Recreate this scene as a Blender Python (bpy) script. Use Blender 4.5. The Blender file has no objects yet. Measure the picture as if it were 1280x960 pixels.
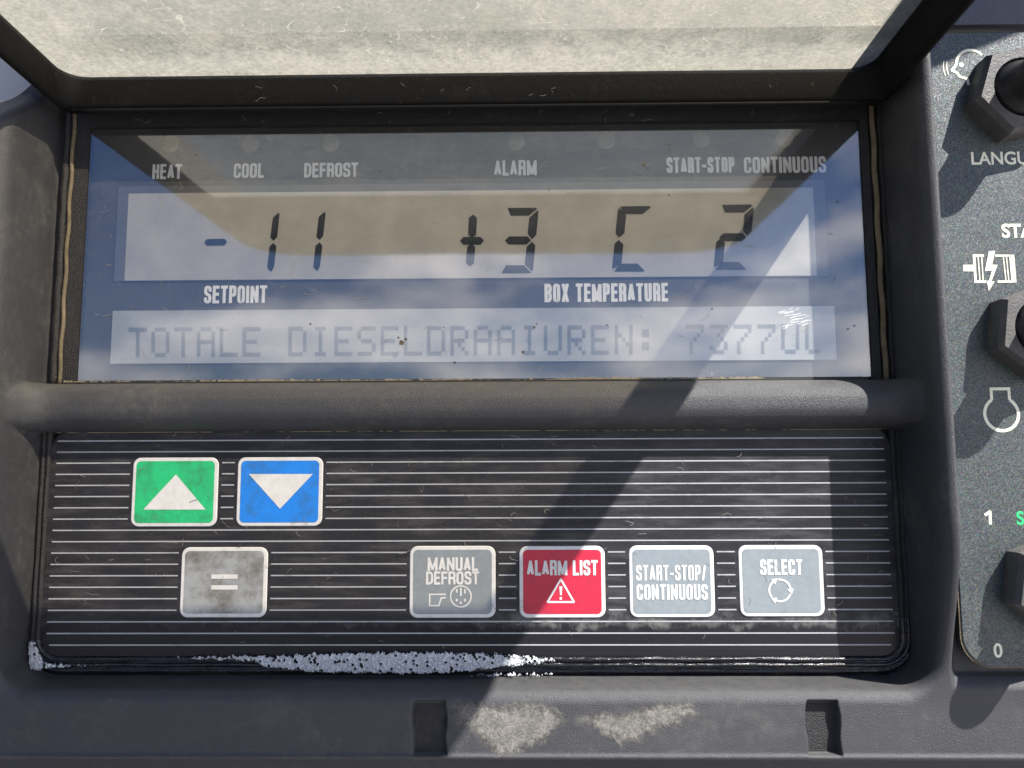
import bpy, math, random
import numpy as np
random.seed(7); rng = np.random.default_rng(7)
SC = bpy.context.scene
# ---------------------------------------------------------------- units
# 1 U = 0.1714 mm.  x = right, z = up, h = height of a point above the keypad face (towards the viewer)
S = 0.18/1050.0
D = 1050.0
# ---------------------------------------------------------------- camera
pitch = math.atan(120/1050.0); yaw = math.radians(0.9); roll = math.radians(0.2)
f_ = np.array([-math.sin(yaw)*math.cos(pitch), math.cos(yaw)*math.cos(pitch), math.sin(pitch)])
r_ = np.cross(f_, [0, 0, 1.0]); r_ /= np.linalg.norm(r_); u_ = np.cross(r_, f_)
cr, sr = math.cos(roll), math.sin(roll)
R_ = cr*r_ - sr*u_; U_ = sr*r_ + cr*u_
from mathutils import Matrix, Vector
cam_d = bpy.data.cameras.new('camera'); cam = bpy.data.objects.new('camera', cam_d); SC.collection.objects.link(cam)
cam.matrix_world = Matrix(((R_[0], U_[0], -f_[0], 0), (R_[1], U_[1], -f_[1], -D*S), (R_[2], U_[2], -f_[2], 0), (0, 0, 0, 1)))
cam_d.sensor_width = 36; cam_d.lens = 36*1050/1280.0
cam_d.clip_start = 0.005; cam_d.clip_end = 500
cam_d.dof.use_dof = True; cam_d.dof.focus_distance = D*S*0.98; cam_d.dof.aperture_fstop = 16
SC.camera = cam

def at(px, py, h=0.0):
    """a point (x, z in U) on the plane h (in U) for a photo position"""
    d = f_*1050 + R_*(px-640) + U_*(480-py)
    t = (D-h)/d[1]
    return d[0]*t, d[2]*t
# ---------------------------------------------------------------- light
SUN = Vector((1.02, -1.0, 1.50)).normalized()
sun_el = math.asin(SUN.z); sun_az = math.atan2(SUN.x, SUN.y)
sd = bpy.data.lights.new('sun', 'SUN'); sd.energy = 5.0; sd.angle = math.radians(0.55); sd.color = (1.0, 0.965, 0.91)
so = bpy.data.objects.new('sun', sd); SC.collection.objects.link(so)
so.rotation_euler = SUN.to_track_quat('Z', 'Y').to_euler()
so.location = (0.4, -0.4, 0.6)
SC.view_settings.view_transform = 'Standard'; SC.view_settings.look = 'None'
SC.view_settings.gamma = 1.0; SC.view_settings.exposure = 1.2
W = bpy.data.worlds.new('World'); SC.world = W; W.use_nodes = True
wn = W.node_tree; wn.nodes.clear()
def WN(t, **k):
    n = wn.nodes.new(t)
    for a, b in k.items(): setattr(n, a, b)
    return n
wo = WN('ShaderNodeOutputWorld'); bg = WN('ShaderNodeBackground'); bg.inputs['Strength'].default_value = 0.045
sky = WN('ShaderNodeTexSky', sky_type='NISHITA'); sky.sun_disc = False
sky.sun_elevation = sun_el; sky.sun_rotation = sun_az; sky.air_density = 1.0; sky.dust_density = 0.6; sky.ozone_density = 2.0
tc = WN('ShaderNodeTexCoord'); mp = WN('ShaderNodeMapping'); mp.inputs['Scale'].default_value = (1, 1, 2.6); mp.inputs['Location'].default_value = (3.1, 0.2, 0.55)
nz = WN('ShaderNodeTexNoise'); nz.inputs['Scale'].default_value = 4.2; nz.inputs['Detail'].default_value = 7; nz.inputs['Roughness'].default_value = 0.55
cr_ = WN('ShaderNodeValToRGB'); cr_.color_ramp.elements[0].position = 0.46; cr_.color_ramp.elements[1].position = 0.73
mx = WN('ShaderNodeMix', data_type='RGBA'); mx.inputs[7].default_value = (40.0, 29.0, 20.0, 1)
wn.links.new(tc.outputs['Generated'], mp.inputs[0]); wn.links.new(mp.outputs[0], nz.inputs['Vector'])
sp_ = WN('ShaderNodeSeparateXYZ'); wn.links.new(tc.outputs['Generated'], sp_.inputs[0])
def WM(op, a, b):
    m = WN('ShaderNodeMath', operation=op)
    for i, v in enumerate((a, b)):
        if isinstance(v, (int, float)): m.inputs[i].default_value = v
        else: wn.links.new(v, m.inputs[i])
    return m.outputs[0]
# low cloud bank, denser towards the right; clear blue overhead
cf = WM('ADD', nz.outputs[0], WM('MULTIPLY', sp_.outputs[0], 0.12))
hi = WN('ShaderNodeMapRange'); hi.inputs[1].default_value = 0.18; hi.inputs[2].default_value = 0.34; hi.inputs[3].default_value = 0.03; hi.inputs[4].default_value = -0.22
wn.links.new(sp_.outputs[2], hi.inputs[0]); cf = WM('ADD', cf, hi.outputs[0])
wn.links.new(cf, cr_.inputs[0]); wn.links.new(cr_.outputs[0], mx.inputs[0]); wn.links.new(sky.outputs[0], mx.inputs[6])
tn = WN('ShaderNodeMix', data_type='RGBA', blend_type='MULTIPLY'); tn.inputs[0].default_value = 1; tn.inputs[7].default_value = (0.64, 0.84, 1.22, 1)
wn.links.new(mx.outputs[2], tn.inputs[6]); wn.links.new(tn.outputs[2], bg.inputs[0]); wn.links.new(bg.outputs[0], wo.inputs[0])

# ---------------------------------------------------------------- materials
class NT:
    def __init__(s, name):
        s.m = bpy.data.materials.new(name); s.m.use_nodes = True; s.t = s.m.node_tree; s.t.nodes.clear()
        s.out = s.n('ShaderNodeOutputMaterial')
        g = s.n('ShaderNodeNewGeometry'); v = s.n('ShaderNodeVectorMath', operation='SCALE'); v.inputs['Scale'].default_value = 1/S
        s.l(g.outputs['Position'], v.inputs[0]); s.pos = v.outputs[0]
    def n(s, t, **k):
        n = s.t.nodes.new(t)
        for a, b in k.items(): setattr(n, a, b)
        return n
    def l(s, a, b): s.t.links.new(a, b)
    def stretch(s, sc, loc=(0, 0, 0)):
        m = s.n('ShaderNodeMapping'); m.inputs['Scale'].default_value = sc; m.inputs['Location'].default_value = loc
        s.l(s.pos, m.inputs[0]); return m.outputs[0]
    def noise(s, scale, detail=4, rough=0.55, vec=None, dist=0.0):
        n = s.n('ShaderNodeTexNoise'); n.inputs['Scale'].default_value = scale; n.inputs['Detail'].default_value = detail
        n.inputs['Roughness'].default_value = rough; n.inputs['Distortion'].default_value = dist
        s.l(vec or s.pos, n.inputs['Vector']); return n.outputs[0]
    def ramp(s, fac, a, b, ca=0.0, cb=1.0):
        r = s.n('ShaderNodeMapRange'); r.interpolation_type = 'SMOOTHSTEP'
        for i, v in enumerate((a, b, ca, cb)): r.inputs[i+1].default_value = v
        s.l(fac, r.inputs[0]); return r.outputs[0]
    def math(s, op, a, b=0.0):
        m = s.n('ShaderNodeMath', operation=op)
        for i, v in enumerate((a, b)):
            if isinstance(v, (int, float)): m.inputs[i].default_value = v
            else: s.l(v, m.inputs[i])
        return m.outputs[0]
    def mix(s, fac, a, b):
        m = s.n('ShaderNodeMix', data_type='RGBA')
        if isinstance(fac, (int, float)): m.inputs[0].default_value = fac
        else: s.l(fac, m.inputs[0])
        for i, v in ((6, a), (7, b)):
            if isinstance(v, tuple): m.inputs[i].default_value = (*v, 1)
            else: s.l(v, m.inputs[i])
        return m.outputs[2]
    def scratch(s, scale, width, dist=3.0, vec=None, gate=(0.5, 0.62)):
        """thin curly lines: fibres and scratches"""
        a = s.noise(scale, 1.5, 0.5, vec, dist)
        b = s.math('ABSOLUTE', s.math('SUBTRACT', a, 0.5))
        line = s.ramp(b, 0.0, width, 1.0, 0.0)
        g = s.ramp(s.noise(scale*1.7, 2, 0.5), gate[0], gate[1])
        return s.math('MULTIPLY', line, g)
    def bump(s, h, dist, strength=1.0, normal=None):
        b = s.n('ShaderNodeBump'); b.inputs['Distance'].default_value = dist*S; b.inputs['Strength'].default_value = strength
        s.l(h, b.inputs['Height'])
        if normal: s.l(normal, b.inputs['Normal'])
        return b.outputs[0]
    def pbr(s, col, rough=0.5, normal=None, spec=0.5, metal=0.0, coat=0.0):
        p = s.n('ShaderNodeBsdfPrincipled')
        for k, v in (('Base Color', col), ('Roughness', rough), ('Metallic', metal), ('Specular IOR Level', spec), ('Coat Weight', coat)):
            if isinstance(v, tuple): p.inputs[k].default_value = (*v, 1)
            elif isinstance(v, (int, float)): p.inputs[k].default_value = v
            else: s.l(v, p.inputs[k])
        p.inputs['Coat Roughness'].default_value = 0.12
        if normal: s.l(normal, p.inputs['Normal'])
        return p.outputs[0]
    def done(s, sh): s.l(sh, s.out.inputs[0]); return s.m

def plastic(name, base, dust, amount=(0.45, 0.75), rough=0.5, grain=0.5, grain_scale=0.45, fib=0.5, spec=0.5, top_dust=0.0):
    t = NT(name)
    big = t.noise(0.012, 6, 0.65); mid = t.noise(0.09, 5, 0.6)
    m = t.ramp(t.math('ADD', t.math('MULTIPLY', big, 0.6), t.math('MULTIPLY', mid, 0.4)), amount[0], amount[1])
    fine = t.ramp(t.noise(0.7, 3, 0.7), 0.35, 0.75, 0.35, 1.0)
    d = t.math('MULTIPLY', m, fine)
    d = t.math('MAXIMUM', d, t.math('MULTIPLY', t.scratch(0.03, 0.006), fib))
    d = t.math('MAXIMUM', d, t.math('MULTIPLY', t.scratch(0.09, 0.014, 2.0, None, (0.55, 0.68)), fib*0.7))
    sp = t.ramp(t.noise(0.5, 2, 0.5), 0.71, 0.78)
    d = t.math('MAXIMUM', d, t.math('MULTIPLY', sp, fib*0.7))
    if top_dust:
        g = t.n('ShaderNodeNewGeometry'); sx = t.n('ShaderNodeSeparateXYZ'); t.l(g.outputs['Normal'], sx.inputs[0])
        up = t.ramp(sx.outputs[2], 0.45, 0.95, 0.0, top_dust)
        d = t.math('MAXIMUM', d, t.math('MULTIPLY', up, t.ramp(mid, 0.3, 0.6, 0.5, 1.0)))
    col = t.mix(d, base, dust)
    r = t.math('ADD', t.math('MULTIPLY', d, 0.3), t.ramp(big, 0.3, 0.7, rough-0.06, rough+0.08))
    nb = t.bump(t.noise(grain_scale, 2, 0.6), 1.8, grain)
    return t.done(t.pbr(col, r, nb, spec))

M = {}
M['frame'] = plastic('textured_black_plastic', (0.037, 0.038, 0.043), (0.115, 0.112, 0.102), (0.46, 0.80), 0.50, 0.55, 0.85, 0.5, 0.5, 0.35)
M['lid'] = plastic('dusty_lid_plastic', (0.005, 0.005, 0.0055), (0.05, 0.042, 0.033), (0.55, 0.92), 0.6, 0.25, 0.3, 0.55, 0.12, 0.0)
M['lid_inside'] = plastic('lid_inside_plastic', (0.022, 0.019, 0.014), (0.06, 0.05, 0.04), (0.45, 0.7), 0.5, 0.3, 0.3, 0.4, 0.4)
M['gasket'] = plastic('foam_rubber_gasket', (0.012, 0.012, 0.014), (0.10, 0.09, 0.075), (0.5, 0.8), 0.55, 1.0, 0.6, 0.3)
M['bead'] = plastic('dust_filled_sealing_bead', (0.10, 0.085, 0.055), (0.26, 0.21, 0.14), (0.35, 0.65), 0.8, 0.8, 0.5, 0.2, 0.2)
M['housing'] = plastic('housing_grey_plastic', (0.055, 0.058, 0.072), (0.13, 0.13, 0.12), (0.45, 0.8), 0.5, 0.4, 0.4, 0.3)
M['board'] = plastic('display_board', (0.030, 0.030, 0.030), (0.06, 0.059, 0.056), (0.35, 0.8), 0.5, 0.1, 0.3, 0.2)
M['nut'] = plastic('moulded_nut_plastic', (0.065, 0.063, 0.062), (0.17, 0.16, 0.15), (0.42, 0.72), 0.55, 0.5, 0.5, 0.5)
M['boot'] = plastic('rubber_boot', (0.016, 0.016, 0.018), (0.06, 0.06, 0.06), (0.5, 0.8), 0.42, 0.2, 0.4, 0.3)
M['wall'] = plastic('pale_trailer_wall', (0.48, 0.47, 0.47), (0.4, 0.4, 0.38), (0.5, 0.8), 0.45, 0.1, 0.2, 0.2)

def keypad_mat():
    t = NT('keypad_membrane')
    big = t.noise(0.009, 6, 0.6); fine = t.ramp(t.noise(0.55, 3, 0.75), 0.4, 0.8)
    m = t.math('MULTIPLY', t.ramp(big, 0.38, 0.72), fine)
    hz = t.ramp(t.noise(0.03, 5, 0.7, t.stretch((0.4, 1, 2.2))), 0.42, 0.75, 0.05, 0.36)
    d = t.math('MAXIMUM', t.math('MULTIPLY', m, 0.5), hz)
    d = t.math('MAXIMUM', d, t.math('MULTIPLY', t.scratch(0.035, 0.007, 3.5), 0.8))
    sp = t.ramp(t.noise(0.42, 2, 0.5), 0.70, 0.76)
    d = t.math('MAXIMUM', d, t.math('MULTIPLY', sp, 0.8))
    # dried water mark along the lower edge: wavy tide line
    sx = t.n('ShaderNodeSeparateXYZ'); t.l(t.pos, sx.inputs[0])
    zl = t.math('ADD', sx.outputs[2], t.math('MULTIPLY', t.math('SUBTRACT', t.noise(0.022, 4, 0.6, t.stretch((1, 1, 0))), 0.5), 46))
    wet = t.ramp(zl, -172, -177)
    tide = t.math('MULTIPLY', t.math('MULTIPLY', t.ramp(zl, -182, -174, 0, 1), t.ramp(zl, -150, -172, 0, 1)), t.ramp(t.noise(0.05, 5, 0.7), 0.35, 0.7))
    tide = t.math('MULTIPLY', tide, t.ramp(sx.outputs[0], -120, 20, 0.15, 1.0))
    d = t.math('MAXIMUM', t.math('MULTIPLY', d, t.math('SUBTRACT', 1.0, t.math('MULTIPLY', wet, 0.9))), tide)
    col = t.mix(d, (0.013, 0.013, 0.017), (0.13, 0.125, 0.12))
    r = t.math('ADD', 0.36, t.math('MULTIPLY', d, 0.4)); r = t.math('SUBTRACT', r, t.math('MULTIPLY', wet, 0.16))
    return t.done(t.pbr(col, r, t.bump(t.noise(0.5, 2, 0.5), 0.5, 0.35), 0.22))
M['keypad'] = keypad_mat()

def paint(name, col, dirt=(0.09, 0.08, 0.06), amount=0.5, rough=0.38, lo=0.5, hi=0.75):
    t = NT(name)
    a = t.ramp(t.noise(0.028, 6, 0.7), lo, hi, 0, amount); b = t.ramp(t.noise(0.35, 3, 0.7), 0.6, 0.8, 0, amount*0.7)
    d = t.math('MAXIMUM', a, b)
    d = t.math('MAXIMUM', d, t.math('MULTIPLY', t.scratch(0.05, 0.006), amount*0.5))
    c = t.mix(t.ramp(t.noise(0.12, 4, 0.6), 0.3, 0.7), tuple(x*0.9 for x in col), col)
    return t.done(t.pbr(t.mix(d, c, dirt), rough, t.bump(t.noise(0.6, 2, 0.5), 0.4, 0.3)))
M['white'] = paint('white_print', (0.62, 0.62, 0.61), (0.22, 0.23, 0.19), 0.35)
M['stripe'] = paint('grey_stripe_print', (0.36, 0.37, 0.39), (0.12, 0.155, 0.14), 0.7)
M['green'] = paint('green_print', (0.016, 0.47, 0.17), (0.03, 0.14, 0.06), 0.7, 0.35, 0.42, 0.72)
M['blue'] = paint('blue_print', (0.010, 0.20, 0.70), (0.03, 0.10, 0.22), 0.6, 0.35, 0.45, 0.72)
M['red'] = paint('red_print', (0.47, 0.014, 0.042), (0.2, 0.02, 0.04), 0.5, 0.38, 0.42, 0.75)
M['grey'] = paint('grey_print', (0.215, 0.245, 0.265), (0.16, 0.16, 0.15), 0.35)
M['greydirty'] = paint('stained_grey_print', (0.30, 0.32, 0.33), (0.10, 0.088, 0.065), 0.85, 0.4, 0.40, 0.68)
M['cream'] = paint('cream_print', (0.80, 0.78, 0.62), (0.35, 0.32, 0.25), 0.3)
M['lightgreen'] = paint('light_green_print', (0.03, 0.50, 0.18), (0.1, 0.2, 0.1), 0.3)
M['ink'] = paint('dark_display_ink', (0.005, 0.007, 0.010), (0.012, 0.012, 0.012), 0.2)
M['lcd'] = paint('segment_display_glass', (0.235, 0.225, 0.195), (0.19, 0.165, 0.13), 0.5, 0.3, 0.35, 0.8)
def lcd_mat(name, c1, c2, k, rough):
    t = NT(name); c = t.mix(t.ramp(t.noise(0.02, 5, 0.6), 0.3, 0.7), c1, c2)
    c = t.mix(t.ramp(t.noise(0.5, 3, 0.7, t.stretch((0.04, 1, 1))), 0.5, 0.8, 0, 0.18), c, (0.4, 0.4, 0.38))
    p = t.pbr(c, 0.6, None, 0.2); g = t.n('ShaderNodeBsdfGlossy'); g.inputs['Roughness'].default_value = rough; g.inputs['Color'].default_value = (0.9, 0.93, 1.0, 1)
    m = t.n('ShaderNodeMixShader'); m.inputs[0].default_value = k; t.l(p, m.inputs[1]); t.l(g.outputs[0], m.inputs[2]); return t.done(m.outputs[0])
M['lcd'] = lcd_mat('segment_display_glass', (0.26, 0.25, 0.22), (0.31, 0.298, 0.258), 0.08, 0.12)
M['text_lcd'] = lcd_mat('text_display_glass', (0.22, 0.225, 0.215), (0.27, 0.275, 0.26), 0.09, 0.2)
M['lcdedge'] = paint('segment_display_edge', (0.075, 0.08, 0.088), (0.06, 0.06, 0.06), 0.2)
M['_unused'] = paint('text_display_glass', (0.255, 0.27, 0.26), (0.22, 0.22, 0.20), 0.3)
M['dot'] = paint('text_display_dots', (0.12, 0.14, 0.165), (0.15, 0.16, 0.17), 0.3)
M['lamp'] = paint('indicator_lens', (0.12, 0.115, 0.09), (0.09, 0.09, 0.07), 0.4)
M['speck'] = paint('brown_dirt', (0.06, 0.04, 0.022), (0.25, 0.22, 0.17), 0.8, 0.8)
M['sand'] = paint('sandy_dirt', (0.30, 0.25, 0.17), (0.12, 0.10, 0.07), 0.8, 0.85)
M['lint'] = paint('pale_lint', (0.20, 0.185, 0.16), (0.12, 0.11, 0.1), 0.4, 0.8)
M['glare'] = paint('scuff_glint_white', (0.75, 0.77, 0.8), (0.5, 0.5, 0.5), 0.2, 0.3)  # diffuse white standing in for sun glint on the scratched cover

def flake_mat():
    t = NT('metallic_flake_paint')
    v = t.n('ShaderNodeTexVoronoi'); v.inputs['Scale'].default_value = 1.1; t.l(t.pos, v.inputs['Vector'])
    sp = t.n('ShaderNodeSeparateColor'); t.l(v.outputs['Color'], sp.inputs[0])
    c = t.mix(t.ramp(sp.outputs[0], 0.25, 1.0), (0.030, 0.031, 0.040), (0.066, 0.067, 0.080))
    tint = t.mix(0.18, c, v.outputs['Color'])
    c = t.mix(t.ramp(sp.outputs[1], 0.4, 1.0, 0, 0.5), c, tint)
    dd = t.ramp(t.noise(0.02, 5, 0.65), 0.5, 0.75, 0, 0.35)
    c = t.mix(dd, c, (0.12, 0.12, 0.11))
    sc = t.n('ShaderNodeVectorMath', operation='SUBTRACT'); t.l(v.outputs['Color'], sc.inputs[0]); sc.inputs[1].default_value = (0.5, 0.5, 0.5)
    s2 = t.n('ShaderNodeVectorMath', operation='SCALE'); t.l(sc.outputs[0], s2.inputs[0]); s2.inputs['Scale'].default_value = 0.18
    g = t.n('ShaderNodeNewGeometry'); ad = t.n('ShaderNodeVectorMath', operation='ADD'); t.l(g.outputs['Normal'], ad.inputs[0]); t.l(s2.outputs[0], ad.inputs[1])
    nn = t.n('ShaderNodeVectorMath', operation='NORMALIZE'); t.l(ad.outputs[0], nn.inputs[0])
    return t.done(t.pbr(c, 0.42, nn.outputs[0], 0.5, 0.2))
M['flake'] = flake_mat()

def cover_mat():           # clear plastic window over the display: reflects and lets light through
    t = NT('clear_display_cover')
    g = t.n('ShaderNodeBsdfGlossy'); g.inputs['Roughness'].default_value = 0.035; g.inputs['Color'].default_value = (1, 1, 1, 1)
    t.l(t.bump(t.noise(0.01, 3, 0.5), 1.0, 0.12), g.inputs['Normal'])
    g2 = t.n('ShaderNodeBsdfGlossy'); g2.inputs['Roughness'].default_value = 0.3
    gg = t.n('ShaderNodeMixShader'); gg.inputs[0].default_value = 0.05; t.l(g.outputs[0], gg.inputs[1]); t.l(g2.outputs[0], gg.inputs[2])
    tr = t.n('ShaderNodeBsdfTransparent'); tr.inputs['Color'].default_value = (0.95, 0.95, 0.94, 1)
    fr = t.n('ShaderNodeLayerWeight'); fr.inputs['Blend'].default_value = 0.5
    f = t.math('ADD', 0.19, t.math('MULTIPLY', t.math('POWER', fr.outputs['Facing'], 5.0), 0.8))
    m1 = t.n('ShaderNodeMixShader'); t.l(f, m1.inputs[0]); t.l(tr.outputs[0], m1.inputs[1]); t.l(gg.outputs[0], m1.inputs[2])
    df = t.n('ShaderNodeBsdfDiffuse'); df.inputs['Color'].default_value = (0.55, 0.53, 0.48, 1)
    haze = t.math('ADD', 0.002, t.ramp(t.noise(0.02, 6, 0.7), 0.45, 0.8, 0, 0.02))
    s = t.math('MAXIMUM', haze, t.math('MULTIPLY', t.scratch(0.03, 0.004, 3.5), 0.45))
    s = t.math('MAXIMUM', s, t.ramp(t.noise(0.4, 2, 0.5), 0.72, 0.78, 0, 0.35))
    hs = t.noise(0.35, 3, 0.7, t.stretch((0.03, 1, 1)))
    s = t.math('MAXIMUM', s, t.ramp(hs, 0.6, 0.85, 0, 0.06))
    m2 = t.n('ShaderNodeMixShader'); t.l(s, m2.inputs[0]); t.l(m1.outputs[0], m2.inputs[1]); t.l(df.outputs[0], m2.inputs[2])
    return t.done(m2.outputs[0])
M['cover'] = cover_mat()

def pane_mat(clear=False):
    t = NT('clear_pane' if clear else 'dusty_translucent_pane')
    tr = t.n('ShaderNodeBsdfTransparent')
    if clear:
        tr.inputs['Color'].default_value = (0.96, 0.95, 0.92, 1)
        g = t.n('ShaderNodeBsdfGlossy'); g.inputs['Roughness'].default_value = 0.15
        m = t.n('ShaderNodeMixShader'); m.inputs[0].default_value = 0.04; t.l(tr.outputs[0], m.inputs[1]); t.l(g.outputs[0], m.inputs[2])
        return t.done(m.outputs[0])
    tr.inputs['Color'].default_value = (1.0, 0.89, 0.73, 1)
    st = t.stretch((0.55, 0.55, 1))
    big = t.noise(0.010, 5, 0.6, t.stretch((0.8, 0.9, 1))); mid = t.noise(0.05, 6, 0.72, t.stretch((0.8, 0.7, 1))); fine = t.noise(0.30, 6, 0.85, st)
    base = t.mix(t.ramp(big, 0.35, 0.65), (0.40, 0.41, 0.35), (0.60, 0.57, 0.50))
    base = t.mix(t.ramp(mid, 0.40, 0.66, 0.0, 0.75), base, (0.36, 0.37, 0.32))
    base = t.mix(t.ramp(fine, 0.25, 0.75, 0.0, 0.9), t.mix(0.28, base, (0.18, 0.20, 0.18)), t.mix(0.18, base, (0.9, 0.88, 0.76)))
    s1 = t.scratch(0.022, 0.005, 1.2, t.stretch((0.5, 0.8, 1)), (0.45, 0.62)); s2 = t.scratch(0.07, 0.010, 1.6, st, (0.48, 0.64))
    s = t.math('MAXIMUM', s1, s2)
    fl = t.ramp(t.noise(0.33, 3, 0.7), 0.60, 0.74)
    s = t.math('MAXIMUM', s, t.math('MULTIPLY', fl, 0.8))
    # pale dust gathered along the hinge and down the left side
    sx = t.n('ShaderNodeSeparateXYZ'); t.l(t.pos, sx.inputs[0])
    v = t.math('ADD', t.math('MULTIPLY', sx.outputs[1], -1.0), t.math('MULTIPLY', t.math('SUBTRACT', mid, 0.5), 90))
    e = t.math('MULTIPLY', t.ramp(v, 25, 45, 0, 1), t.ramp(v, 125, 62, 0, 1))
    e2 = t.math('MULTIPLY', t.ramp(t.math('ADD', sx.outputs[0], t.math('MULTIPLY', mid, 60)), -420, -560, 0, 0.7), 1.0)
    s = t.math('MAXIMUM', s, t.math('MULTIPLY', t.math('MAXIMUM', t.math('MULTIPLY', e, 0.85), e2), t.ramp(fine, 0.2, 0.65, 0.35, 1.0)))
    col = t.mix(t.math('MULTIPLY', s, 0.8), base, (0.95, 0.91, 0.82))
    tl = t.n('ShaderNodeBsdfTranslucent'); t.l(col, tl.inputs['Color'])
    df = t.n('ShaderNodeBsdfDiffuse'); t.l(col, df.inputs['Color'])
    a = t.n('ShaderNodeMixShader'); a.inputs[0].default_value = 0.30; t.l(tl.outputs[0], a.inputs[1]); t.l(df.outputs[0], a.inputs[2])
    b = t.n('ShaderNodeMixShader'); t.l(t.ramp(fine, 0.3, 0.7, 0.56, 0.46), b.inputs[0]); t.l(a.outputs[0], b.inputs[1]); t.l(tr.outputs[0], b.inputs[2])
    return t.done(b.outputs[0])
M['pane'] = pane_mat(); M['paneclear'] = pane_mat(True)

def wet_mat():
    t = NT('wet_rubber_channel')
    d = t.ramp(t.noise(0.05, 5, 0.7, t.stretch((0.25, 1, 1))), 0.5, 0.75)
    col = t.mix(d, (0.010, 0.010, 0.013), (0.060, 0.050, 0.042))
    nb = t.bump(t.noise(0.16, 3, 0.6, t.stretch((0.15, 1, 1))), 4, 0.5)
    nb = t.bump(t.noise(0.7, 2, 0.5), 1.2, 0.4, nb)
    return t.done(t.pbr(col, t.ramp(t.noise(0.08, 3, 0.6), 0.4, 0.65, 0.10, 0.35), nb, 0.6))
M['wet'] = wet_mat()
def foam_mat():
    t = NT('soap_foam')
    v = t.n('ShaderNodeTexVoronoi', feature='DISTANCE_TO_EDGE'); v.inputs['Scale'].default_value = 0.42; t.l(t.pos, v.inputs['Vector'])
    e = t.ramp(v.outputs['Distance'], 0.0, 0.30)
    col = t.mix(e, (0.66, 0.68, 0.71), (0.36, 0.37, 0.40))
    return t.done(t.pbr(col, 0.25, t.bump(v.outputs['Distance'], 3, 0.8)))
M['foam'] = foam_mat()
def mud_mat():
    t = NT('dried_mud_film')
    n1 = t.noise(0.10, 6, 0.7, None, 1.0); n2 = t.noise(0.5, 3, 0.7)
    col = t.mix(t.ramp(t.math('MULTIPLY', t.math('ADD', n1, n2), 0.5), 0.36, 0.68), (0.085, 0.082, 0.078), (0.24, 0.225, 0.20))
    tr = t.n('ShaderNodeBsdfTransparent')
    at_ = t.n('ShaderNodeAttribute', attribute_name='cover')
    k = t.ramp(t.math('ADD', at_.outputs['Fac'], t.math('MULTIPLY', t.math('SUBTRACT', n1, 0.5), 0.9)), 0.25, 0.85)
    p = t.pbr(col, 0.8, t.bump(n1, 3, 0.5), 0.3)
    m = t.n('ShaderNodeMixShader'); t.l(k, m.inputs[0]); t.l(tr.outputs[0], m.inputs[1]); t.l(p, m.inputs[2])
    return t.done(m.outputs[0])
M['mud'] = mud_mat()

# ---------------------------------------------------------------- builders
def P(x, z, h): return (x*S, -h*S, z*S)
def link_mesh(name, verts, faces, mat, parent=None, smooth=False, mats=None, midx=None):
    me = bpy.data.meshes.new(name); me.from_pydata([tuple(v) for v in verts], [], [tuple(f) for f in faces])
    for m in (mats or [mat]): me.materials.append(m)
    if midx is not None: me.polygons.foreach_set('material_index', midx)
    if smooth: me.polygons.foreach_set('use_smooth', [True]*len(me.polygons))
    me.update()
    o = bpy.data.objects.new(name, me); SC.collection.objects.link(o)
    if parent is not None:
        o.parent = parent
        r = parent
        while r.parent: r = r.parent
        if r.type == 'EMPTY':
            off = Vector(r.location)
            for v in me.vertices: v.co -= off
    return o
def tag(o, label, cat, group=None, kind=None):
    if label: o['label'] = label
    if cat: o['category'] = cat
    if group: o['group'] = group
    if kind: o['kind'] = kind
    return o
def thing(name, loc, label, cat, group=None):
    o = bpy.data.objects.new(name, None); o.empty_display_size = 0.01; SC.collection.objects.link(o); o.location = loc
    return tag(o, label, cat, group)
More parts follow.
